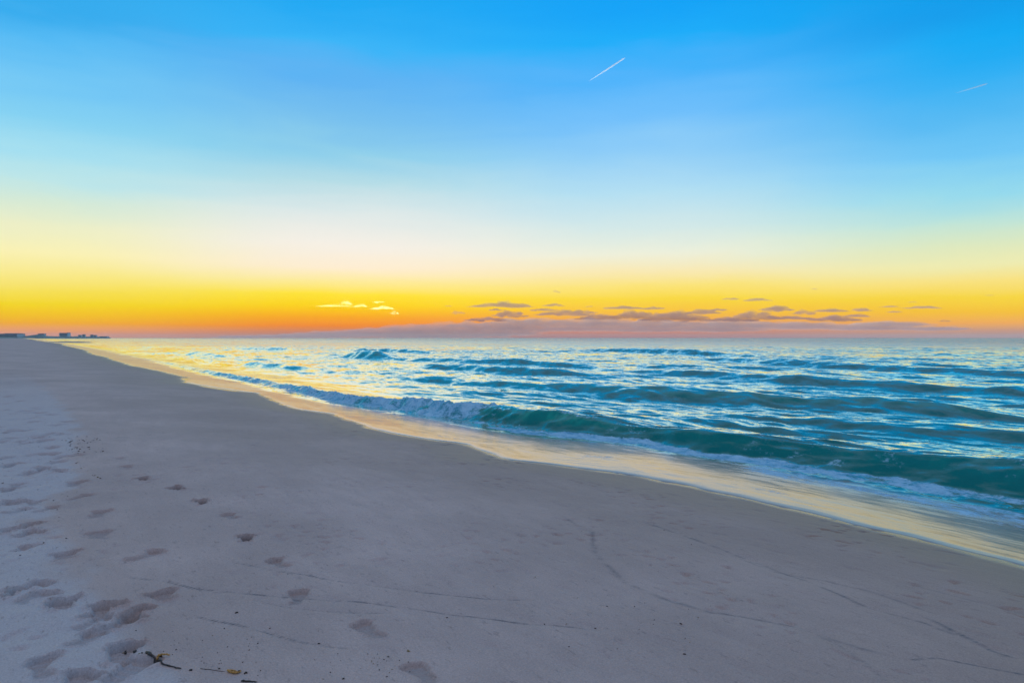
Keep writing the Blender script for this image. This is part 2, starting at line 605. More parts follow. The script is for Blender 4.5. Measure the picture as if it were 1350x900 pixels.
# long dark swash lines left on the sand, in pixels of the photograph: points, width (m), strength
LINES = [
    ([(150, 759), (205, 765), (260, 776), (330, 783), (400, 788), (470, 793), (540, 801), (610, 812), (690, 822), (785, 829)], .016, .55),
    ([(300, 740), (350, 750), (420, 762), (500, 772), (560, 782), (640, 789), (700, 790)], .014, .5),
    ([(255, 812), (300, 822), (350, 832), (390, 846), (430, 851), (470, 855)], .016, .55),
    ([(330, 789), (380, 802), (450, 806), (520, 808)], .01, .25),
    ([(845, 686), (900, 705), (960, 727), (1010, 745), (1080, 772), (1140, 798), (1220, 820), (1290, 845), (1360, 880)], .03, .35),
    ([(960, 730), (1020, 752), (1090, 765), (1160, 783), (1230, 808)], .035, .22),
    ([(1215, 810), (1260, 832), (1310, 855), (1360, 872)], .03, .4),
    ([(740, 680), (780, 700), (785, 730), (820, 765), (870, 785), (930, 805), (1010, 818), (1080, 835), (1140, 855), (1190, 868)], .045, .22),
    ([(1190, 868), (1240, 868), (1300, 878), (1360, 890)], .02, .4),
    ([(930, 806), (1000, 816), (1060, 828)], .02, .3),
    ([(1060, 828), (1110, 850), (1150, 880), (1180, 905)], .02, .2),
    ([(140, 578), (170, 575), (200, 572)], .05, .35),
    ([(900, 822), (904, 860)], .012, .2),
    ([(1200, 770), (1280, 790), (1360, 812)], .03, .15),
]


# where the pale dry sand begins, in pixels of the photograph
DRY_EDGE = [(430, 925), (330, 903), (250, 888), (200, 868), (168, 835), (135, 790), (108, 752), (60, 722), (50, 690), (70, 660), (100, 630), (100, 598), (108, 562), (70, 520), (30, 490)]


def sand_z(x, y, r):
    s, n = to_sn(x, y)
    en = edge_n(s)
    z = sand_base(x, y)
    near = ss(60, 5, r)
    P = [to_sn(*hit(*p)) for p in DRY_EDGE]
    nd = np.interp(s, [p[0] for p in P], [p[1] for p in P])
    dry = ss(0.10, -0.16, n - nd + 0.22 * fbm(s / 0.8, n / 0.5, 3, 31)) * ss(45, 14, r)
    inland = en - n
    # unevenness: trampled where dry, smooth on the washed slope
    rough = 0.25 + 1.5 * dry * 0.6
    z = z + near * (0.0075 * fbm(s / 0.55, n / 0.3, 4, 41) * rough + 0.010 * fbm(s / 1.9, n / 0.9, 3, 51) * rough - 0.06 * np.clip(perlin(s / 0.13, n / 0.10, 45) - 0.42, 0, 1) * ss(-0.1, 0.4, perlin(s / 1.5, n / 1.1, 46)) - 0.02 * np.clip(perlin(s / 0.34, n / 0.16, 47) - 0.35, 0, 1))
    z = z + near * 0.012 * dry * fbm(s / 0.45, n / 0.35, 3, 61)
    # low humps and ripples of the middle ground
    hum = ss(1.0, 2.5, n) * ss(6.5, 5.0, n)
    z = z + near * 0.010 * hum * perlin(s / 0.8, n / 0.35, 71)
    stain_shade = np.zeros(x.shape)
    # prints
    mask = np.zeros(x.shape, np.int32)
    for k, (px, py, hd, ln, dp) in enumerate(PRINTS + OTHER_PRINTS):
        cx, cy = hit(px, py)
        rad = 0.45
        sel = np.where((np.abs(x - cx) < rad) & (np.abs(y - cy) < rad))[0]
        if not len(sel):
            continue
        if k >= len(PRINTS):
            hd = (hd * 13 + k * 37) % 70 - 38
            ln, dp = ln * 0.95, dp * 1.5
        else:
            dp = dp * 1.7
        a = math.radians(hd)
        fx, fy = math.sin(a), math.cos(a)
        dx, dy = x[sel] - cx, y[sel] - cy
        lx = (dx * fx + dy * fy) / (ln / 2)             # along the foot, -1 heel to 1 toe
        side = 1 if k % 2 else -1
        ly = (dx * fy - dy * fx) + side * 0.012 * np.cos(lx * 2.2)
        w = 0.047 - 0.012 * np.cos((lx + 0.25) * 3.1) + 0.006 * lx
        w = w * 1.15
        if k >= len(PRINTS):
            w = w * (1.25 + 0.3 * math.sin(k * 2.3))
        wob = 0.10 * perlin(x[sel] * 14, y[sel] * 14, k) + (0.30 * perlin(x[sel] * 9, y[sel] * 9, k + 5) if k >= len(PRINTS) else 0)
        dd = np.sqrt((np.clip(np.abs(lx) - 0.62, 0, None) / 0.38) ** 2 + (ly / w) ** 2) + wob
        hole = ss(1.04, 0.92, dd) if k < len(PRINTS) else ss(1.08, 0.86, dd)
        floor_ = 1 - 0.25 * np.sin(lx * 15) * ss(0.9, 0.5, dd) * (0.5 if k < len(PRINTS) else 1)
        tilt = 0.75 + 0.35 * lx                          # the toe digs in
        rim = np.exp(-((dd - 1.2) / 0.13) ** 2) * (0.6 + 1.2 * perlin(x[sel] * 16, y[sel] * 16, k + 9))
        z[sel] += -dp * hole * floor_ * tilt + dp * 0.34 * rim
        stain_shade[sel] = np.maximum(stain_shade[sel], (0.72 if k in (4, 6, 7, 8) else 0.26 if k < len(PRINTS) else 0.24) * hole)  # print floors: damp sand, plus the hollow's shade put into the colour
        mask[sel] = np.where(dd < 1.55, k + 1, mask[sel])
    lim = np.where(r < 40)[0]
    xs, ys = x[lim], y[lim]
    wx = xs + 0.02 * perlin(xs / 0.3, ys / 0.3, 81)
    wy = ys + 0.02 * perlin(xs / 0.3, ys / 0.3, 82)
    for k, (pts, wd, st) in enumerate(LINES):
        P = [hit(*p) for p in pts]
        d, al = line_dist(wx, wy, P)
        brk = np.clip(0.62 + 0.9 * perlin(al * 14, al * 0 + k, 90 + k) + 0.8 * perlin(al * 70, al * 0 + k, 95 + k), 0.0, 1.15)
        wd = wd * (0.9 + 0.5 * perlin(al * 22, al * 0 + k, 97))
        end = ss(0, 0.06, al) * ss(1, 0.94, al)
        g = np.exp(-(d / (wd * 0.5)) ** 2) * brk * end
        stain_shade[lim] = np.maximum(stain_shade[lim], np.minimum(1, st * 2.1) * g)
        z[lim] += 0.0025 * g
        z[lim] += -0.004 * np.exp(-((d) / (wd * 3.0)) ** 2) * end
    # the damp apron above the water's edge and what the swash covers
    wob = 0.25 * perlin(s / 2.5, n / 1.5, 15)
    damp = ss(2.6, 0.2, inland + wob) * 0.9
    damp = np.maximum(damp, 0.38 * ss(6, 1.2, inland))
    far = ss(12, 40, r)
    damp = np.clip(damp * (1 - 0.0 * far), 0, 1)
    film = ss(0.22, 0.0, inland + 0.10 * perlin(s / 0.6, n / 0.4, 19))
    # sheet of still-wet sand in the hollow of the second cusp
    fx, fy = hit(272, 505)
    fs, fn = to_sn(fx, fy)
    film = np.maximum(film, 0.9 * ss(1.06, 0.86, np.hypot((s - fs) / 5.5, (n - fn - 0.1) / 0.9) + 0.12 * perlin(s / 1.2, n / 0.6, 23)))
    return z, dict(damp=damp, stain_shade=np.clip(stain_shade, 0, 1), dry=dry, film=film, pmask=mask.astype(np.float32))


th_sand = fan(-85, 75, 0.25, -41, 41, 0.062)
r_sand = rings((1.2, 2.6, 0.02), (2.6, 11.0, 0.0019), (11.0, 32.0, 0.0038), (32.0, 40.0, 0.008), (40.0, 2600.0, 0.03))
R_, T_ = np.meshgrid(r_sand, th_sand, indexing='ij')
X_, Y_, RR_ = (R_ * np.sin(T_)).ravel(), (R_ * np.cos(T_)).ravel(), R_.ravel()
Z_, AT_ = sand_z(X_, Y_, RR_)
idx_ = np.arange(len(X_)).reshape(R_.shape)
Q_ = np.stack([idx_[:-1, :-1], idx_[:-1, 1:], idx_[1:, 1:], idx_[1:, :-1]], -1).reshape(-1, 4)
s_, n_ = to_sn(X_, Y_)
ok_ = (n_ < edge_n(s_) + np.where(RR_ < 60, 9, 14))
Q_ = Q_[ok_[Q_].all(1)]
pm_ = AT_.pop('pmask').astype(np.int32)
CO_ = np.stack([X_, Y_, Z_], 1)
qm = pm_[Q_].max(1)
PRINT_QUADS = {}
for k in range(1, len(PRINTS) + 1):
    PRINT_QUADS[k] = Q_[qm == k]
Q_rest = Q_[(qm == 0) | (qm > len(PRINTS))]
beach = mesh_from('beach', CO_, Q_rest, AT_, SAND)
tag(beach, kind='structure')
# the ground right round and behind, as far as one could step
bmg = bmesh.new()
g0 = [bmg.verts.new(c) for c in ((-900, -60, -1.2), (60, -60, -1.2), (60, 1.0, -1.2), (-900, 1.0, -1.2))]
bmg.faces.new(g0)
me = bpy.data.meshes.new('ground')
bmg.to_mesh(me)
bmg.free()
me.materials.append(SAND)
go = bpy.data.objects.new('ground', me)
COL.objects.link(go)
tag(go, kind='structure')

PRINT_LABELS = [
    'faint shoe print cut off by the bottom edge, nearest of the walking trail',
    'wide shallow shoe print with one crisp curved rim, second up the trail',
    'shoe print crossed by a thin dark line, with a round toe and straight heel',
    'curved shoe print just above a thin dark swash line in smooth sand',
    'round dark heel-deep shoe print with a small crumb of sand at its rim',
    'barely marked thin curved shoe print between two deep dark ones',
    'dark oval shoe print with pale rim, lower of the two side by side',
    'wide dark-toed shoe print just above the dark oval one',
    'small dark slot of a shoe print at the top end of the clear trail',
    'short shallow shoe print beyond the dark slot, near scattered seaweed crumbs',
    'farthest faint shoe print of the trail beside scattered seaweed crumbs',
]
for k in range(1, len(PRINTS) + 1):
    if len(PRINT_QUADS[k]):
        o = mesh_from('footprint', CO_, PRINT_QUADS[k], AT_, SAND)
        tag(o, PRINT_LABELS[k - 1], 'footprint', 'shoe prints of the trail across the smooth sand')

# ------------------------------------------------------------------ the sea
# crests of the waves that stand out: (s, n, height) along each, then front and back width
CRESTS = [
    ('breaker', [(-14, 13.4, .40), (0, 13.0, .43), (4.2, 12.8, .43), (7.2, 12.6, .41), (10.6, 12.1, .39), (14, 11.3, .38), (17.8, 10.4, .35), (20, 9.9, .33), (22.5, 9.4, .29), (26, 9.2, .23), (33, 9.5, .18), (45, 9.5, .14), (70, 10, .14), (120, 10, .1), (170, 10, 0)], 1.0, 1.6),
    ('second', [(-10, 25, .25), (7.7, 23.6, .29), (12.5, 22.2, .31), (18.2, 21.0, .32), (25.3, 19.4, .30), (32, 18.2, .18), (40, 17, .0)], 1.5, 2.2),
    ('second_outer', [(-4, 19, .12), (6, 18.6, .14), (11, 18.0, .10), (16, 17.2, 0)], 1.1, 1.6),
    ('third', [(0, 46, .3), (16, 49.5, .36), (25, 51, .31), (34, 53.5, .42), (42, 56, .28), (50, 57, .0)], 2.2, 3.0),
    ('third_left', [(44, 34, 0), (52, 32, .28), (66, 31, .30), (76, 30.8, 0)], 1.6, 2.0),
    ('peak', [(66, 30.6, 0), (70, 30.8, .6), (72.5, 31, .85), (75, 31, .7), (79, 31, .15), (88, 31, 0)], 1.8, 2.2),
    ('fourth', [(50, 72, 0), (60, 74, .6), (72, 77, .7), (82, 79, .5), (95, 80, 0)], 2.6, 3.5),
    ('row_a', [(28, 27, 0), (33, 26, .3), (40, 25.6, .32), (46, 25.2, .25), (52, 25, 0)], 1.3, 1.8),
    ('row_b', [(34, 34, 0), (40, 33.4, .25), (47, 33, .28), (54, 32.6, .0)], 1.3, 1.8),
    ('row_c', [(88, 48, 0), (96, 47, .5), (110, 46, .5), (122, 46, 0)], 2.0, 2.6),
    ('row_d', [(120, 38, 0), (130, 37, .45), (150, 36, .45), (165, 36, 0)], 2.0, 2.6),
    ('row_e', [(90, 20, 0), (97, 19.5, .35), (107, 19, .35), (115, 19, 0)], 1.5, 2.0),
    ('row_f', [(48, 17, 0), (54, 16.5, .26), (62, 16, .28), (68, 16, 0)], 1.2, 1.6),
    ('row_g', [(5, 33, 0), (10, 32, .26), (20, 32.4, .3), (28, 33, .26), (34, 33, 0)], 1.4, 2.0),
]
_wr = np.random.RandomState(21)
CHOP = []
for i in range(46):
    lam = 0.55 * (16.0 / 0.55) ** (i / 45.0)
    ang = _wr.normal(0, 0.42)
    CHOP.append((lam, ang, _wr.rand() * 6.28, 0.0047 * lam * (0.7 + 0.6 * _wr.rand()) * (1.0 if lam < 3 else 0.6 if lam < 6 else 0.4)))


def sea_z(x, y, r):
    s, n = to_sn(x, y)
    en = edge_n(s)
    q = n - en                                       # metres seaward of the swash's edge
    cell = np.where(r < 40, r * 0.004, np.where(r < 200, r * 0.009, r * 0.03))
    sw = s + 0.5 * perlin(s / 3.0, n / 3.0, 101)
    nw = n + 0.30 * perlin(s / 2.2, n / 2.2, 102) + 0.10 * perlin(s / 0.7, n / 0.7, 103) + 0.9 * perlin(s / 14.0, n / 20.0, 104) * ss(14, 30, n)
    h = np.zeros(x.shape)
    foam = np.zeros(x.shape)
    thin = np.zeros(x.shape)
    churn = np.zeros(x.shape)
    calm = np.ones(x.shape)
    for name, pts, wf, wb in CRESTS:
        ps, pn, pa = (np.array(v, float) for v in zip(*pts))
        nc = np.interp(sw, ps, pn)
        A = np.interp(sw, ps, pa, left=pa[0] if name in ('breaker', 'second', 'third') else 0, right=0)
        A = A * (1 + 0.25 * perlin(s / 2.7, n * 0 + 0.3, 110 + len(name)))
        d = nw - nc
        wfl = wf * (0.75 + 0.5 * (0.5 + 0.5 * perlin(s / 4.0, s * 0 + 2.2, 120 + len(name)))) * np.maximum(0.55, A / max(pa.max(), 0.01))
        front = 1 - ss(0, 1, -d / wfl)
        front = front ** 1.15
        back = np.exp(-np.clip(d, 0, None) / wb * 1.1) * 0.35 + 0.65 * np.exp(-(np.clip(d, 0, None) / wb) ** 2)
        prof = np.where(d < 0, front, back)
        trough = (-0.05 if name == 'breaker' else -0.16) * np.exp(-((d + wfl * 1.5) / (wfl * 0.9)) ** 2)
        h = h + A * (prof + trough)
        if name == 'breaker':
            br = ss(12.4, 18.2, sw + 2.4 * perlin(s / 0.9 + n, n / 0.8, 131) + 1.2 * perlin(s / 0.35, n / 0.3, 132))      # where it has broken into white water
            brd = br * ss(80, 34, s)
            onface = ss(-wfl * 1.25, -wfl * 0.85, d) * ss(0.5, 0.1, d)
            foam = np.maximum(foam, brd * onface * (0.72 - 0.08 * ss(24, 34, s) + 0.14 * perlin(s / 0.8, n / 0.6, 145)))
            foam = np.maximum(foam, brd * ss(-wfl * 2.4, -wfl * 1.0, d) * ss(0.2, -0.3, d) * 0.54)
            foam = np.maximum(foam, brd * 0.50 * ss(-0.2, 0.2, d) * ss(1.6, 0.4, d))
            # lip just starting to go at the break's shoulder and along the crest
            lip = np.exp(-((d + 0.10) / 0.12) ** 2) * (1 - br)
            foam = np.maximum(foam, lip * (0.44 + 0.5 * ss(11, 15.5, sw)))
            # old foam pushed along at the foot of the green face
            footw = 0.55 + 0.25 * perlin(s / 1.7, s * 0 + 4.4, 133)
            foot = ss(-wfl - footw * 1.5, -wfl - footw * 0.7, d) * ss(-wfl * 0.62, -wfl * 0.9, d) * (1 - br)
            foot_a = np.interp(sw, [-10, 0, 3, 5, 6.5, 8, 10, 20], [.56, .58, .66, .70, .82, .86, .9, .95])
            foam = np.maximum(foam, foot * foot_a * (0.90 + 0.16 * perlin(s / 0.9, n / 0.4, 147) + 0.12 * perlin(s / 3.0, n / 1.0, 148)))
            bumpf = (foot * 0.5 + brd * onface)
            h = h + bumpf * (0.045 + 0.03 * br) * (1.4 * np.abs(perlin(s / 0.50, n / 0.30, 141)) + 0.8 * perlin(s / 0.24, n / 0.18, 143) + 0.45 * perlin(s / 0.11, n / 0.10, 142) + 0.4)
            thin = np.maximum(thin, (1 - 0.55 * br) * ss(-wfl * 0.62, -wfl * 0.30, d) * ss(0.10, -0.12, d) * ss(0.25, .42, A) * np.interp(sw, [0, 4, 9, 11, 15, 18, 22], [.25, .2, .25, .55, .95, 1, .8]))  # band under the crest that is coloured as if lit from behind
            foam = np.maximum(foam, (1 - br) * ss(-wfl * 0.9, -wfl * 0.6, d) * ss(1.2, 0.2, d) * (0.45 + 0.22 * perlin(s / 0.5, n / 1.2, 149)))
            h = h + ss(-wfl * 1.1, -wfl * 0.7, d) * ss(1.4, 0.3, d) * (0.022 * perlin(s / 1.5 + 2 * d, d / 0.20, 151) + 0.016 * perlin(s / 0.5, d / 0.12 + s * 0.3, 152) + 0.05 * perlin(s / 2.6 + d, d / 0.7 + s * .25, 153)) * (1 - 0.7 * br)
            churn = np.exp(-np.clip(np.abs(d + wfl * 0.4) - wfl * 0.9, 0, None) ** 2 / 0.18) * ss(90, 30, s)
        elif name in ('peak', 'second'):
            thin = np.maximum(thin, 0.3 * ss(-wfl * 0.6, -wfl * 0.3, d) * ss(0.1, -0.12, d) * ss(0.1, .3, A))  # weaker painted backlight on these crests
    # wind chop
    deepn = ss(9.5, 16, n) * 0.75 + 0.25 * ss(7.5, 10, n)
    ch = np.zeros(x.shape)
    gx = 0.25 * perlin(s / 9, n / 9, 150)
    for lam, ang, ph, a in CHOP:
        k = 2 * math.pi / lam
        fade = ss(2.2, 4.5, lam / np.maximum(cell, 1e-6))
        arg = k * (n * math.cos(ang) + s * math.sin(ang)) + ph + gx * lam
        sn_ = np.sin(arg)
        ch += a * fade * (2 * ((sn_ + 1) / 2) ** 1.5 - 0.85)
    near_r = ss(45, 12, r)
    mid_r = ss(160, 50, r)
    ch = ch + mid_r * (0.034 * perlin(s / 2.4, n / 0.8 + s * 0.1, 158) + 0.03 * perlin(s / 1.1, n / 0.42 - s * 0.15, 159)) * ss(11, 16, n)
    ch = ch + near_r * (0.034 * perlin(s / 1.7 + nw * .3, n / 0.40, 155) + 0.016 * perlin(s / 0.7, n / 0.17 + s * .2, 156) + 0.006 * perlin(s / 0.2, n / 0.09, 157)) * ss(8.6, 10.5, n) / np.maximum(deepn, 0.3)
    gust = 0.75 + 0.55 * fbm(s / 22.0, n / 13.0, 2, 160)
    h = h + ch * deepn * np.clip(gust, 0.3, 1.4)
    # short-crested swell outside the bar
    for (ls, ln, a, sd_) in ((30, 8.5, .06, 171), (52, 15, .09, 172), (17, 4.6, .07, 173)):
        v = perlin(s / ls, n / ln, sd_)
        rid = (1 - np.abs(v) * 2.2)
        fade = ss(2.0, 5.0, ln / cell)
        h = h + a * fade * np.clip(rid, -0.4, 1) ** 1.0 * ss(14, 34, n) * (0.6 + 0.6 * ss(0, 60, s))
    # the thin run-up over the sand
    bed = sand_base(x, y)
    film = 0.004 + 0.008 * ss(0.0, 0.16, q) + 0.020 * ss(0.3, 5.0, q)
    film = film + ss(0.05, 0.5, q) * 0.0016 * (perlin(s / 0.9 - q * 0.4, q / 0.16, 181) + 0.8 * perlin(s / 0.45, q / 0.09, 182))
    sheet = bed + film
    open_ = 0.02 + h
    blend = 0.06
    w = np.clip(0.5 + (open_ - sheet) / (2 * blend), 0, 1)
    z = sheet * (1 - w) + open_ * w + blend * w * (1 - w)
    inside = ss(-0.05, 0.03, q)
    z = np.where(q < 0.03, bed + 0.006 * inside - 0.10 * ss(0.02, -0.35, q) - 0.004 * (1 - inside), z)
    dep = np.clip(z - bed, 0, None)
    # lacing of foam left on the run-up
    lace_zone = ss(0.25, 0.8, q) * ss(0.16, 0.08, dep)
    foam = np.maximum(foam, lace_zone * (0.36 + 0.16 * ss(0.03, 0.06, dep) + 0.24 * perlin(s / 2.6, q / 0.8, 191) + 0.10 * np.interp(s, [0, 4, 10, 20], [0.6, .8, .4, 0])))
    foam = np.maximum(foam, np.exp(-((q - 0.05) / 0.05) ** 2) * 0.50)
    rough = 0.22 + 0.75 * ss(0.08, 0.45, dep) + 0.6 * ss(10.8, 16, n) + 0.9 * ss(16, 60, n) + 2.8 * ss(60, 500, n) + 1.1 * churn
    return z, dict(depth=np.maximum(dep, 0.34 * churn), foam=foam, thin=thin, rough=rough)


th_sea = fan(-85, 88, 0.25, -41.5, 41.5, 0.066)
r_sea = rings((3.0, 6.0, 0.02), (6.0, 30.0, 0.0028), (30.0, 120.0, 0.006), (120.0, 400.0, 0.012), (400.0, 7000.0, 0.03))
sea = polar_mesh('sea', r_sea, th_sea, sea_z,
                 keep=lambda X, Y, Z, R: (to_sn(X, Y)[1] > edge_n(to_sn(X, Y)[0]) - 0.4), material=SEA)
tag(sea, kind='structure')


# ------------------------------------------------------------------ clouds, contrails: far off over the sea
CLOUD_D = 12000.0
PXM = CLOUD_D / F


def at_cloud(px, py, d=CLOUD_D):
    return Vector(((px - HX) / F * d, d, CAM_Z + (HY - py) / F * d))


def lumpy(bm, c, w, h, depth, seed, lump=0.35, sub=4):
    """a flat-bottomed heap of vapour with a ragged outline"""
    r = bmesh.ops.create_icosphere(bm, subdivisions=sub, radius=1.0)
    vs = r['verts']
    co = np.array([v.co[:] for v in vs])
    asp = max(1.0, w / max(h, 1))
    n1 = perlin(co[:, 0] * min(asp, 9) * 0.5 + seed * 3.1, co[:, 1] * 2 + co[:, 2] * 1.5, seed % 90)
    n2 = perlin(co[:, 0] * min(asp, 9) * 1.3 + seed * 5.7, co[:, 2] * 2.5 + co[:, 1] * 2, seed % 90 + 3)
    k = 1 + lump * (n1 + 0.6 * n2)
    for v, p, q in zip(vs, co, k):
        z = p[2] * q
        if z < 0:
            z *= 0.55
        taper = 1 - 0.25 * p[0] * p[0]
        v.co = (c.x + p[0] * w / 2 * (1 + 0.3 * (q - 1)), c.y + p[1] * depth / 2 * q, c.z + z * h / 2 * taper)


def mesh_obj(name, bm, mat, smooth=True, parent=None):
    me = bpy.data.meshes.new(name)
    if smooth:
        for f in bm.faces:
            f.smooth = True
    bm.to_mesh(me)
    bm.free()
    if mat:
        me.materials.append(mat)
    o = bpy.data.objects.new(name, me)
    COL.objects.link(o)
    if parent:
        o.parent = parent
    return o


CLOUD_DARK = volume_mat('cloud_vapour', (0.66, 0.49, 0.56), 0.0030, 0.0)
CLOUD_BANK = volume_mat('bank_vapour', (1.0, 0.85, 0.82), 0.0018, 0.0)
CLOUD_GOLD = volume_mat('lit_vapour', (1.0, 0.95, 0.75), 0.00022, 0.75)

SINGLE_CLOUDS = [
    (663, 402, 82, 8, 'long dark mauve cloud floating just above the bank, largest of the loose ones'),
    (730, 402, 30, 4, 'short flat brown cloud right of the long dark mauve one'),
    (733, 384.5, 12, 4, 'tiny dark cloud alone, highest above the cloud bank'),
    (604, 412, 20, 5, 'small brown cloud at the left end of the bank, under the long mauve one'),
    (963, 394, 24, 3, 'thin faint cloud touching a darker grey cloud on its right'),
    (998, 395, 36, 4.5, 'grey streak of cloud above the middle of the bank'),
    (1172, 404, 26, 3, 'left one of two thin flat clouds on the yellow sky at right'),
    (1217, 405, 48, 4, 'right one of two thin flat clouds, longest at the bank\'s right end'),
    (591, 403, 14, 2.5, 'hair thin cloud between the golden wisps and the long mauve cloud'),
    (777, 404, 16, 2.5, 'small thin cloud right of the short flat brown one'),
    (1246, 423, 18, 3.5, 'faint mauve cloud low on orange sky beyond the bank\'s right end'),
    (1304, 389, 13, 2, 'barely visible speck of cloud high on yellow sky near the right border'),
    (1074, 381, 12, 2, 'barely visible cloud wisp high over the middle of the bank'),
    (1203, 398, 16, 1.8, 'pale thread of cloud just over the two thin flat clouds'),
]


def melt(o, size):
    """run the heaps of one cloud together into a single skin"""
    md = o.modifiers.new('melt', 'REMESH')
    md.mode = 'VOXEL'
    md.voxel_size = size
    md.use_smooth_shade = True
    dg = bpy.context.evaluated_depsgraph_get()
    me = bpy.data.meshes.new_from_object(o.evaluated_get(dg))
    o.modifiers.clear()
    o.data = me
    return o


def ragged(bm, px, py, w, h, depth, seed, d=CLOUD_D, dens=1.0):
    """one cloud of many small flat heaps, thick in its middle and torn at its ends"""
    rr = random.Random(seed)
    n = int((5 + w * 0.45) * dens)
    for i in range(n):
        t = (i + 0.5) / n * 2 - 1 + rr.uniform(-.1, .1)
        env = max(0.12, 1 - abs(t) ** 1.6)
        lw = max(w * rr.uniform(0.14, 0.34), 2.5)
        lh = h * env * rr.uniform(0.45, 1.0)
        yy = py + h * 0.25 - env * h * rr.uniform(0.0, 0.45) + rr.uniform(-.12, .12) * h
        lumpy(bm, at_cloud(px + t * w * 0.46, yy, d + rr.uniform(-.3, .3) * depth), lw * d / F, lh * d / F, depth * rr.uniform(.3, .7), seed * 7 + i, 0.5, 3)


for i, (px, py, w, h, lab) in enumerate(SINGLE_CLOUDS):
    bm = bmesh.new()
    ragged(bm, px, py, w, h * 1.15, 420 if w > 20 else 240, i + 1)
    tag(melt(mesh_obj('cloud', bm, CLOUD_DARK), 7.0), lab, 'cloud', 'loose clouds above the cloud bank')

GOLD = [
    (441, 403, 40, 2.6, 'long thin golden wisp, leftmost of the bright ones'),
    (456, 399, 15, 6, 'bright puffy golden wisp on top of the long thin one'),
    (475, 403, 18, 4.5, 'brightest oval wisp in the middle of the golden group'),
    (504, 406, 28, 4.5, 'wide golden wisp right of the bright oval one'),
    (520, 412, 11, 5, 'golden wisp hanging lowest, at the right end of the group'),
    (499, 398, 16, 2, 'thin golden thread above the wide wisp'),
]
for i, (px, py, w, h, lab) in enumerate(GOLD):
    bm = bmesh.new()
    ragged(bm, px, py, w * 1.15, h * 1.15, 420, i + 31, dens=1.3)
    tag(melt(mesh_obj('lit_cloud', bm, CLOUD_GOLD), 7.0), lab, 'cloud', 'sunlit golden wisps over the hidden sun')

# the bank itself: many heaps melted into one
BANK = [
    (674, 414, 46, 9), (741, 413, 70, 7), (822, 405.5, 60, 4), (835, 415, 64, 11), (862, 406, 32, 4.5), (890, 417, 90, 14), (946, 408, 26, 4),
    (1024, 407, 48, 8), (998, 416, 66, 11), (1060, 412, 32, 6), (1095, 409, 48, 5), (1135, 408, 26, 6), (1178, 411, 24, 2.5), (1102, 420, 70, 8), (1171, 425, 90, 7),
    (640, 421, 60, 6), (700, 424, 110, 12), (780, 425, 120, 14), (870, 427, 130, 14), (960, 427, 130, 13), (1050, 428, 120, 11), (1140, 430, 110, 8), (1225, 431, 90, 6),
    (610, 430, 120, 14), (680, 431, 120, 13), (560, 434, 130, 14), (500, 437, 130, 12), (440, 439, 110, 9), (640, 437, 120, 12), (560, 440, 160, 8), (390, 441, 110, 6),
    (760, 431, 120, 9), (850, 432, 120, 8), (940, 432, 120, 8), (330, 441.5, 90, 4),
]
bm, bmp = bmesh.new(), bmesh.new()
for i, (px, py, w, h) in enumerate(BANK + [(715, 408, 34, 4), (770, 411, 40, 5), (925, 411, 50, 7), (965, 421, 70, 6), (1045, 419, 60, 5), (790, 418, 60, 7), (1130, 416, 40, 4), (655, 408, 26, 3)]):
    if py < 423:
        ragged(bmp, px, py, w * 1.0, h * 1.2, 460, i + 51, CLOUD_D)
    else:
        lumpy(bm, at_cloud(px, py + 3.0, CLOUD_D + 1400), w * 1.25 * (CLOUD_D + 1400) / F, h * 1.2 * (CLOUD_D + 1400) / F, 1000, i + 51, 0.5)
bank = melt(mesh_obj('cloud_bank', bm, CLOUD_BANK), 12.0)
puffs = melt(mesh_obj('broken_clouds', bmp, CLOUD_DARK), 9.0)
tag(puffs, 'broken mauve puffs of cloud lying along the top of the grey bank', 'clouds', kind='stuff')
tag(bank, 'long grey mauve bank of cloud low over the sea horizon', 'cloud bank', kind='stuff')

CONTRAIL = volume_mat('contrail_vapour', (0.97, 1, 1), 0.013, 0.78)


def contrail(p0, p1, alt, rad, label):
    pts = []
    for (px, py) in (p0, p1):
        d = Vector(((px - HX) / F, 1.0, (HY - py) / F))
        pts.append(Vector((0, 0, CAM_Z)) + d * ((alt - CAM_Z) / d.z))
    a, b = pts
    ax = (b - a).normalized()
    side = ax.cross(Vector((0, 0, 1))).normalized()
    up = side.cross(ax)
    bm = bmesh.new()
    ringsv = []
    nseg = 40
    for i in range(nseg + 1):
        t = i / nseg
        r = rad * (0.12 + 0.88 * min(1, t / 0.55) ** 0.8) * (1.0 if t < 0.97 else 0.45)
        wob = 0.18 * rad * math.sin(i * 1.7)
        c = a.lerp(b, t) + up * wob * 0.4
        ringsv.append([bm.verts.new(c + (side * math.cos(q) + up * math.sin(q)) * r * (1 + 0.2 * math.sin(3 * q + i))) for q in (k * math.pi / 4 for k in range(8))])
    for r0, r1 in zip(ringsv[:-1], ringsv[1:]):
        for k in range(8):
            bm.faces.new((r0[k], r0[(k + 1) % 8], r1[(k + 1) % 8], r1[k]))
    bm.faces.new(ringsv[0][::-1])
    bm.faces.new(ringsv[-1])
    bmesh.ops.recalc_face_normals(bm, faces=bm.faces)
    return tag(mesh_obj('contrail', bm, CONTRAIL), label, 'contrail', 'short contrails high in the blue sky')


contrail((776, 108), (824, 77), 9500, 26, 'bright white contrail streak high over the sea, the longer of two')
contrail((1258, 124), (1301, 111), 9000, 27, 'faint thin contrail near the right border, the shorter of two')

# ------------------------------------------------------------------ the far shore
def far_pt(px, d, z=0.0):
    return Vector(((px - HX) / F * d, d, z))


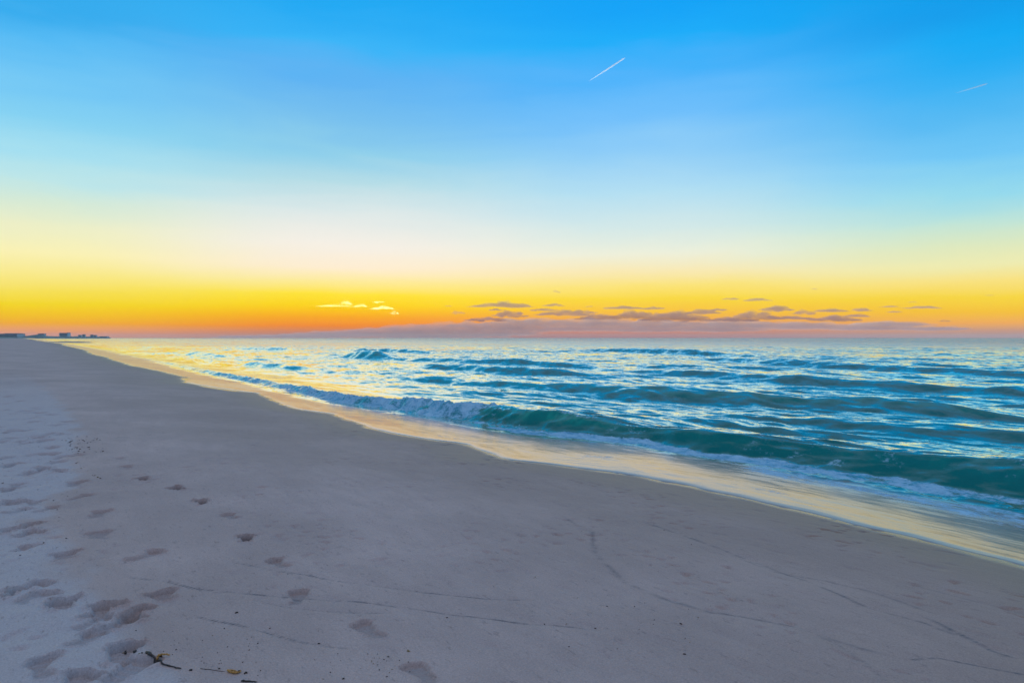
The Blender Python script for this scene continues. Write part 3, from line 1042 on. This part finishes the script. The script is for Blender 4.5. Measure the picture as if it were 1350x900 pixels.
DUNE_MAT = plain_mat('dune_scrub', (0.16, 0.25, 0.23), 0.9, 0.4, 0.02)
FAR_WALL = plain_mat('pale_render', (0.66, 0.74, 0.74), 0.8, 0.1, 0.05)
FAR_ROOF = plain_mat('grey_roof', (0.14, 0.16, 0.18), 0.8, 0.2, 0.05)
FAR_GLASS = plain_mat('dark_windows', (0.05, 0.06, 0.07), 0.2, 0.2, 0.05)


def land_strip(name, prof, d, depth, mat, base=-1.0):
    """a low ridge from (pixel x, pixel y of its top) pairs at a distance"""
    bm = bmesh.new()
    xs = np.linspace(prof[0][0], prof[-1][0], 120)
    tops = np.interp(xs, [p[0] for p in prof], [p[1] for p in prof])
    rows = []
    for j, t in enumerate(np.linspace(0, 1, 9)):
        row = []
        for x, ty in zip(xs, tops):
            hgt = (HY - ty - (1.3 if d > 1000 else 0)) / F * d + CAM_Z
            q = math.sin(math.pi * t) ** 0.7
            z = base + (hgt - base) * q
            nz = 0.12 * hgt * float(perlin(np.array(x * 0.9), np.array(t * 3.0), 7)) * q
            p = far_pt(x, d + (t - 0.5) * depth)
            row.append(bm.verts.new((p.x, p.y, z + nz)))
        rows.append(row)
    for r0, r1 in zip(rows[:-1], rows[1:]):
        for k in range(len(xs) - 1):
            bm.faces.new((r0[k], r0[k + 1], r1[k + 1], r1[k]))
    bmesh.ops.recalc_face_normals(bm, faces=bm.faces)
    return mesh_obj(name, bm, mat)


tag(land_strip('far_dunes', [(-260, 437), (-90, 438.5), (-10, 439), (24, 439.6), (27, 441.8), (40, 440.8), (52, 439.2), (58, 439.2), (60, 441.4), (74, 442.0), (95, 442.4), (130, 443.2), (146, 444.2)], 2000, 260, DUNE_MAT), kind='structure')
tag(land_strip('sandbar', [(52, 451.5), (62, 450.4), (85, 449.9), (104, 449.9), (118, 450.6), (124, 451.5)], 330, 22, SAND, -0.3), kind='structure')


def bx(bm, x0, x1, y0, y1, z0, z1):
    v = [bm.verts.new(p) for p in ((x0, y0, z0), (x1, y0, z0), (x1, y1, z0), (x0, y1, z0), (x0, y0, z1), (x1, y0, z1), (x1, y1, z1), (x0, y1, z1))]
    for f in ((3, 2, 1, 0), (4, 5, 6, 7), (0, 1, 5, 4), (1, 2, 6, 5), (2, 3, 7, 6), (3, 0, 4, 7)):
        bm.faces.new([v[i] for i in f])


def far_building(px0, px1, py_top, d, floors, label, name='apartment_block', pent=None):
    a, b = far_pt(px0, d), far_pt(px1, d)
    h = (HY - py_top - 1.6) / F * d + CAM_Z
    w = b.x - a.x
    o = bpy.data.objects.new(name, None)
    COL.objects.link(o)
    o.location = (a.x, d, 0)
    tag(o, label, 'building', 'far buildings along the shore')
    bm = bmesh.new()
    bx(bm, 0, w, 0, w * 0.5, -1, h)
    mesh_obj('wall', bm, FAR_WALL, False, o)
    bm = bmesh.new()
    bx(bm, -0.4, w + 0.4, -0.4, w * 0.5 + 0.4, h + 0.01, h + 0.7)
    if pent:
        bx(bm, w * pent[0], w * pent[1], 1, w * 0.4, h + 0.71, h + pent[2])
    mesh_obj('roof', bm, FAR_ROOF, False, o)
    fh = h / floors
    for f in range(floors):
        bm = bmesh.new()
        bx(bm, w * 0.06, w * 0.94, -0.12, 0.1, f * fh + fh * 0.25, f * fh + fh * 0.8)
        mesh_obj('window_band', bm, FAR_GLASS, False, o)
        bm = bmesh.new()
        bx(bm, 0.2, w - 0.2, -1.3, -0.002, f * fh + fh * 0.06, f * fh + fh * 0.13)
        mesh_obj('balcony', bm, FAR_WALL, False, o)
    return o


far_building(-2, 24, 438.4, 1900, 3, 'long low dark building at the left border of the far shore', 'beach_house', (0.3, 0.95, 1.6))
far_building(50, 58, 438.3, 1950, 4, 'small flat roofed building on the end of the far dune', 'beach_house')
far_building(78, 89.5, 437.4, 2600, 7, 'square apartment block standing alone, tallest on the far shore', pent=(0.86, 1.0, 1.8))
far_building(103, 107, 440.0, 3200, 6, 'narrow faded block, first right of the tall square one')
far_building(108.5, 112, 439.2, 3400, 7, 'slim faded tower in the middle of the hazy cluster')
far_building(119, 122.5, 439.8, 3600, 7, 'twin faded block at right of the hazy cluster, the taller one', pent=(0.2, 0.8, 2.0))
far_building(123.4, 127, 440.2, 3600, 6, 'twin faded block at right of the hazy cluster, the lower one')
far_building(131, 141, 441.8, 3900, 4, 'faintest long low block at the tip of the far shore')
tag(land_strip('far_shore', [(60, 442.6), (100, 441.9), (128, 442.2), (146, 443.8)], 4100, 300, DUNE_MAT), kind='structure')

# ------------------------------------------------------------------ wrack: twig, stalks and crumbs of seaweed on the sand
TWIG = plain_mat('wet_twig', (0.035, 0.022, 0.016), 0.55, 0.3, 60)
STALK = plain_mat('dry_stalk', (0.50, 0.25, 0.05), 0.6, 0.35, 80)
WEED = plain_mat('dried_seaweed', (0.045, 0.035, 0.028), 0.8, 0.5, 90)
WEED2 = plain_mat('tan_seaweed', (0.28, 0.20, 0.09), 0.8, 0.4, 90)
_dr = random.Random(5)


def ground_z(x, y):
    z, _ = sand_z(np.array([x]), np.array([y]), np.array([math.hypot(x, y)]))
    return float(z[0])


def spot(px, py):
    x, y = hit(px, py)
    return Vector((x, y, ground_z(x, y)))


def tube(bm, pts, rad, seg=7):
    prev = None
    rngs = []
    for i, p in enumerate(pts):
        t = (pts[min(i + 1, len(pts) - 1)] - pts[max(i - 1, 0)]).normalized()
        s1 = t.cross(Vector((0, 0, 1)))
        s1 = s1.normalized() if s1.length > 1e-4 else Vector((1, 0, 0))
        u1 = s1.cross(t)
        r = rad[i]
        rngs.append([bm.verts.new(p + (s1 * math.cos(q) + u1 * math.sin(q)) * r * (1 + 0.18 * math.sin(5 * q + i * 2.1))) for q in (k * 2 * math.pi / seg for k in range(seg))])
    for r0, r1 in zip(rngs[:-1], rngs[1:]):
        for k in range(seg):
            bm.faces.new((r0[k], r0[(k + 1) % seg], r1[(k + 1) % seg], r1[k]))
    bm.faces.new(rngs[0][::-1])
    bm.faces.new(rngs[-1])


def spline(P, n):
    out = []
    Q = [P[0]] + P + [P[-1]]
    for i in range(1, len(Q) - 2):
        for k in range(n):
            t = k / n
            a, b, c, d = Q[i - 1], Q[i], Q[i + 1], Q[i + 2]
            out.append(0.5 * ((2 * b) + (c - a) * t + (2 * a - 5 * b + 4 * c - d) * t * t + (3 * b - a - 3 * c + d) * t ** 3))
    out.append(P[-1])
    return out


def stick(name, px, r0, r1, mat, label, cat, lift=0.6, knots=(), parent=None, jag=0.25):
    P = [spot(*p) for p in px]
    pts = spline(P, 5)
    pts = [Vector((p.x, p.y, max(ground_z(p.x + a, p.y + b) for a, b in ((0, 0), (0.008, -0.01), (-0.008, -0.01), (0, 0.012))) + r0 * lift)) for p in pts]
    n = len(pts)
    pts = [p + Vector((_dr.uniform(-1, 1), _dr.uniform(-1, 1), _dr.uniform(-.5, .8))) * r0 * jag for p in pts]
    rad = [(r0 + (r1 - r0) * i / (n - 1)) * _dr.uniform(0.8, 1.2) * (1.9 if i in knots else 1) for i in range(n)]
    rad[-1] *= 0.4
    rad[0] *= 0.7
    bm = bmesh.new()
    tube(bm, pts, rad)
    o = mesh_obj(name, bm, mat, True, parent)
    if label:
        tag(o, label, cat)
    return o


tw = stick('twig', [(191, 861), (198, 866), (206, 871), (214, 877), (226, 880), (238, 883)], .0075, .0026, TWIG, 'dark bent twig lying on the sand at bottom left', 'twig', knots=(4, 9, 10))
stick('side_shoot', [(205, 871), (210, 868), (213, 869)], .0048, .003, TWIG, None, None, parent=tw)
stick('stalk', [(205, 870), (211, 868), (217, 867), (223, 866)], .006, .004, STALK, 'orange dry stalk lying across the dark bent twig', 'stalk', 1.6)
stick('stalk', [(299, 885), (305, 888), (311, 889), (317, 887)], .006, .004, STALK, 'orange dry stalk with dark crumbs right of the bent twig', 'stalk', 1.0)
stick('stalk', [(300, 886), (307, 886), (314, 889)], .004, .003, STALK, 'thin orange stalk tangled with a thicker orange one', 'stalk', 1.8)
stick('twig', [(317, 899), (326, 899.5), (338, 900)], .005, .003, TWIG, 'short brown twig cut by the bottom edge under the orange stalk', 'twig', 0.8)
stick('weed_strand', [(263, 881), (276, 883), (296, 886)], .0016, .0012, TWIG, 'hair thin dark strand running to the orange stalk', 'seaweed')


def crumb_mesh(name, seed, mat):
    bm = bmesh.new()
    bmesh.ops.create_icosphere(bm, subdivisions=2, radius=1.0)
    rr = random.Random(seed)
    ph = [rr.uniform(0, 6) for _ in range(6)]
    for v in bm.verts:
        p = v.co.copy()
        k = 1 + 0.35 * math.sin(3 * p.x + ph[0]) * math.sin(4 * p.y + ph[1]) + 0.25 * math.sin(7 * p.z + ph[2] + 3 * p.x) + rr.uniform(-.12, .12)
        v.co = Vector((p.x * 1.5, p.y * 0.9, p.z * 0.7)) * k
    me = bpy.data.meshes.new(name)
    for f in bm.faces:
        f.smooth = True
    bm.to_mesh(me)
    bm.free()
    me.materials.append(mat)
    return me


CRUMBS = [crumb_mesh('seaweed_crumb', 3 + i, WEED if i < 4 else WEED2) for i in range(6)]


def crumb(px, py, size, label, group, kind=None):
    p = spot(px, py)
    o = bpy.data.objects.new('seaweed_crumb', CRUMBS[kind if kind is not None else _dr.choice((0, 1, 2, 3, 3, 2, 1, 4))])
    COL.objects.link(o)
    sc = size * _dr.uniform(0.75, 1.25) / 2.4
    o.scale = (sc * _dr.uniform(.8, 1.4), sc * _dr.uniform(.8, 1.2), sc * _dr.uniform(.7, 1.1))
    o.rotation_euler = (_dr.uniform(-.3, .3), _dr.uniform(-.3, .3), _dr.uniform(0, 6.28))
    o.location = p + Vector((0, 0, sc * 0.35))
    tag(o, label, 'seaweed', group)
    return o


G1 = 'seaweed crumbs round the twig and stalks'
for px, py, sz, k, lab in [
    (250, 884, .020, 0, 'black chunk at the right tip of the bent twig'), (164, 852.5, .018, 1, 'black chunk at the upper left end of the wrack line'),
    (176, 859, .022, 2, 'largest black chunk, left of the bent twig'), (186, 861, .012, 3, 'small dark crumb between the black chunk and the twig'),
    (231, 856.5, .013, 0, 'olive dark crumb above the orange stalk'), (311, 808.5, .020, 1, 'lone black crumb on clean sand, highest of the dark ones'),
    (295, 829, .012, 2, 'dark crumb below the lone black one'), (288, 882, .014, 3, 'black crumb left of the right orange stalk'),
    (315, 885, .010, 0, 'black crumb on the end of the right orange stalk'), (323, 888, .014, 1, 'black crumb just right of the right orange stalk'),
    (178, 831, .010, 2, 'single dark crumb between the footprints and the twig'), (156, 845, .010, 3, 'dark crumb at the edge of the pale dry sand'),
    (182, 862, .010, 5, 'tan crumb beside the largest black chunk'), (161, 853, .010, 4, 'tan crumb beside the upper left black chunk'),
    (538, 859, .013, 4, 'upper tan crumb of the pale bits at bottom centre'), (452, 895, .016, 1, 'black crumb by the bottom edge, between twig and pale bits'),
    (355, 827, .011, 2, 'dark crumb beside the short swash line'), (420, 848, .010, 3, 'dark crumb above the end of the short swash line'),
    (419, 832, .006, 0, 'tiny crumb below the shoe print with a straight heel'), (379, 757, .011, 1, 'dark crumb on the upper swash line by the curved print'),
    (785, 828, .010, 2, 'dark crumb at the right end of the lower swash line'), (718, 823, .010, 3, 'dark crumb on the lower swash line, before its end'), (898, 822, .016, 0, 'dark crumb alone on smooth sand right of the swash lines'),
    (903, 862, .011, 1, 'dark crumb below the lone one right of the swash lines'), (589, 814, .009, 2, 'dark crumb on the middle of the lower swash line'),
]:
    crumb(px, py, sz, lab + ', of dried seaweed', G1, k)
for i in range(60):
    px, py = _dr.uniform(205, 345), _dr.uniform(826, 898)
    if py < 830 + (px - 205) * 0.05 or py > 862 + (px - 200) * 0.28:
        continue
    crumb(px, py, _dr.uniform(.003, .007), 'tiny speck of dried seaweed scattered above the twig and stalks', 'specks above the twig')
for i in range(34):
    t = _dr.random()
    px, py = 430 + 110 * t + _dr.gauss(0, 18), 868 + 20 * _dr.random() + _dr.gauss(0, 8)
    if py < 899:
        crumb(px, py, _dr.uniform(.003, .009), 'tiny pale or dark speck scattered at the bottom edge under the wide shoe print', 'specks at the bottom edge', _dr.choice((0, 1, 2, 4, 5)))
for i in range(75):
    a = _dr.random()
    if a < 0.30:
        px, py = 90 + _dr.gauss(0, 3), 578 + 20 * _dr.random()
    elif a < 0.62:
        px, py = 92 + 45 * _dr.random(), 577 + 3 * math.sin(_dr.random() * 9) + abs(_dr.gauss(0, 4))
    elif a < 0.85:
        px, py = 98 + 38 * _dr.random(), 588 + 10 * _dr.random()
    else:
        t = _dr.random()
        px, py = 98 + 38 * t, 608 + 26 * t + _dr.gauss(0, 2)
    crumb(px, py, _dr.uniform(.008, .022), 'crumb of dark seaweed in the loose ring at the edge of the pale sand', 'ring of seaweed crumbs at left')
for i in range(40):
    px, py = _dr.uniform(0, 90), _dr.uniform(555, 735)
    crumb(px, py, _dr.uniform(.006, .016), 'dark speck strewn among the footprints on the pale trampled sand', 'specks among the footprints', _dr.choice((0, 1, 2, 3)))
for i in range(26):
    px, py = _dr.uniform(640, 960), _dr.uniform(690, 860)
    crumb(px, py, _dr.uniform(.004, .009), 'tiny pebble like speck on the open smooth sand', 'specks on the open sand', _dr.choice((0, 1, 5)))


# ------------------------------------------------------------------ the air between here and the far shore
def build_haze():
    bm = bmesh.new()
    bx(bm, -4200, 9000, -80, 7600, -6.0, 34.0)
    o = mesh_obj('haze', bm, volume_mat('thin_haze', (0.93, 0.97, 1.0), 0.00009, 0.0), False)
    tag(o, kind='stuff')


build_haze()
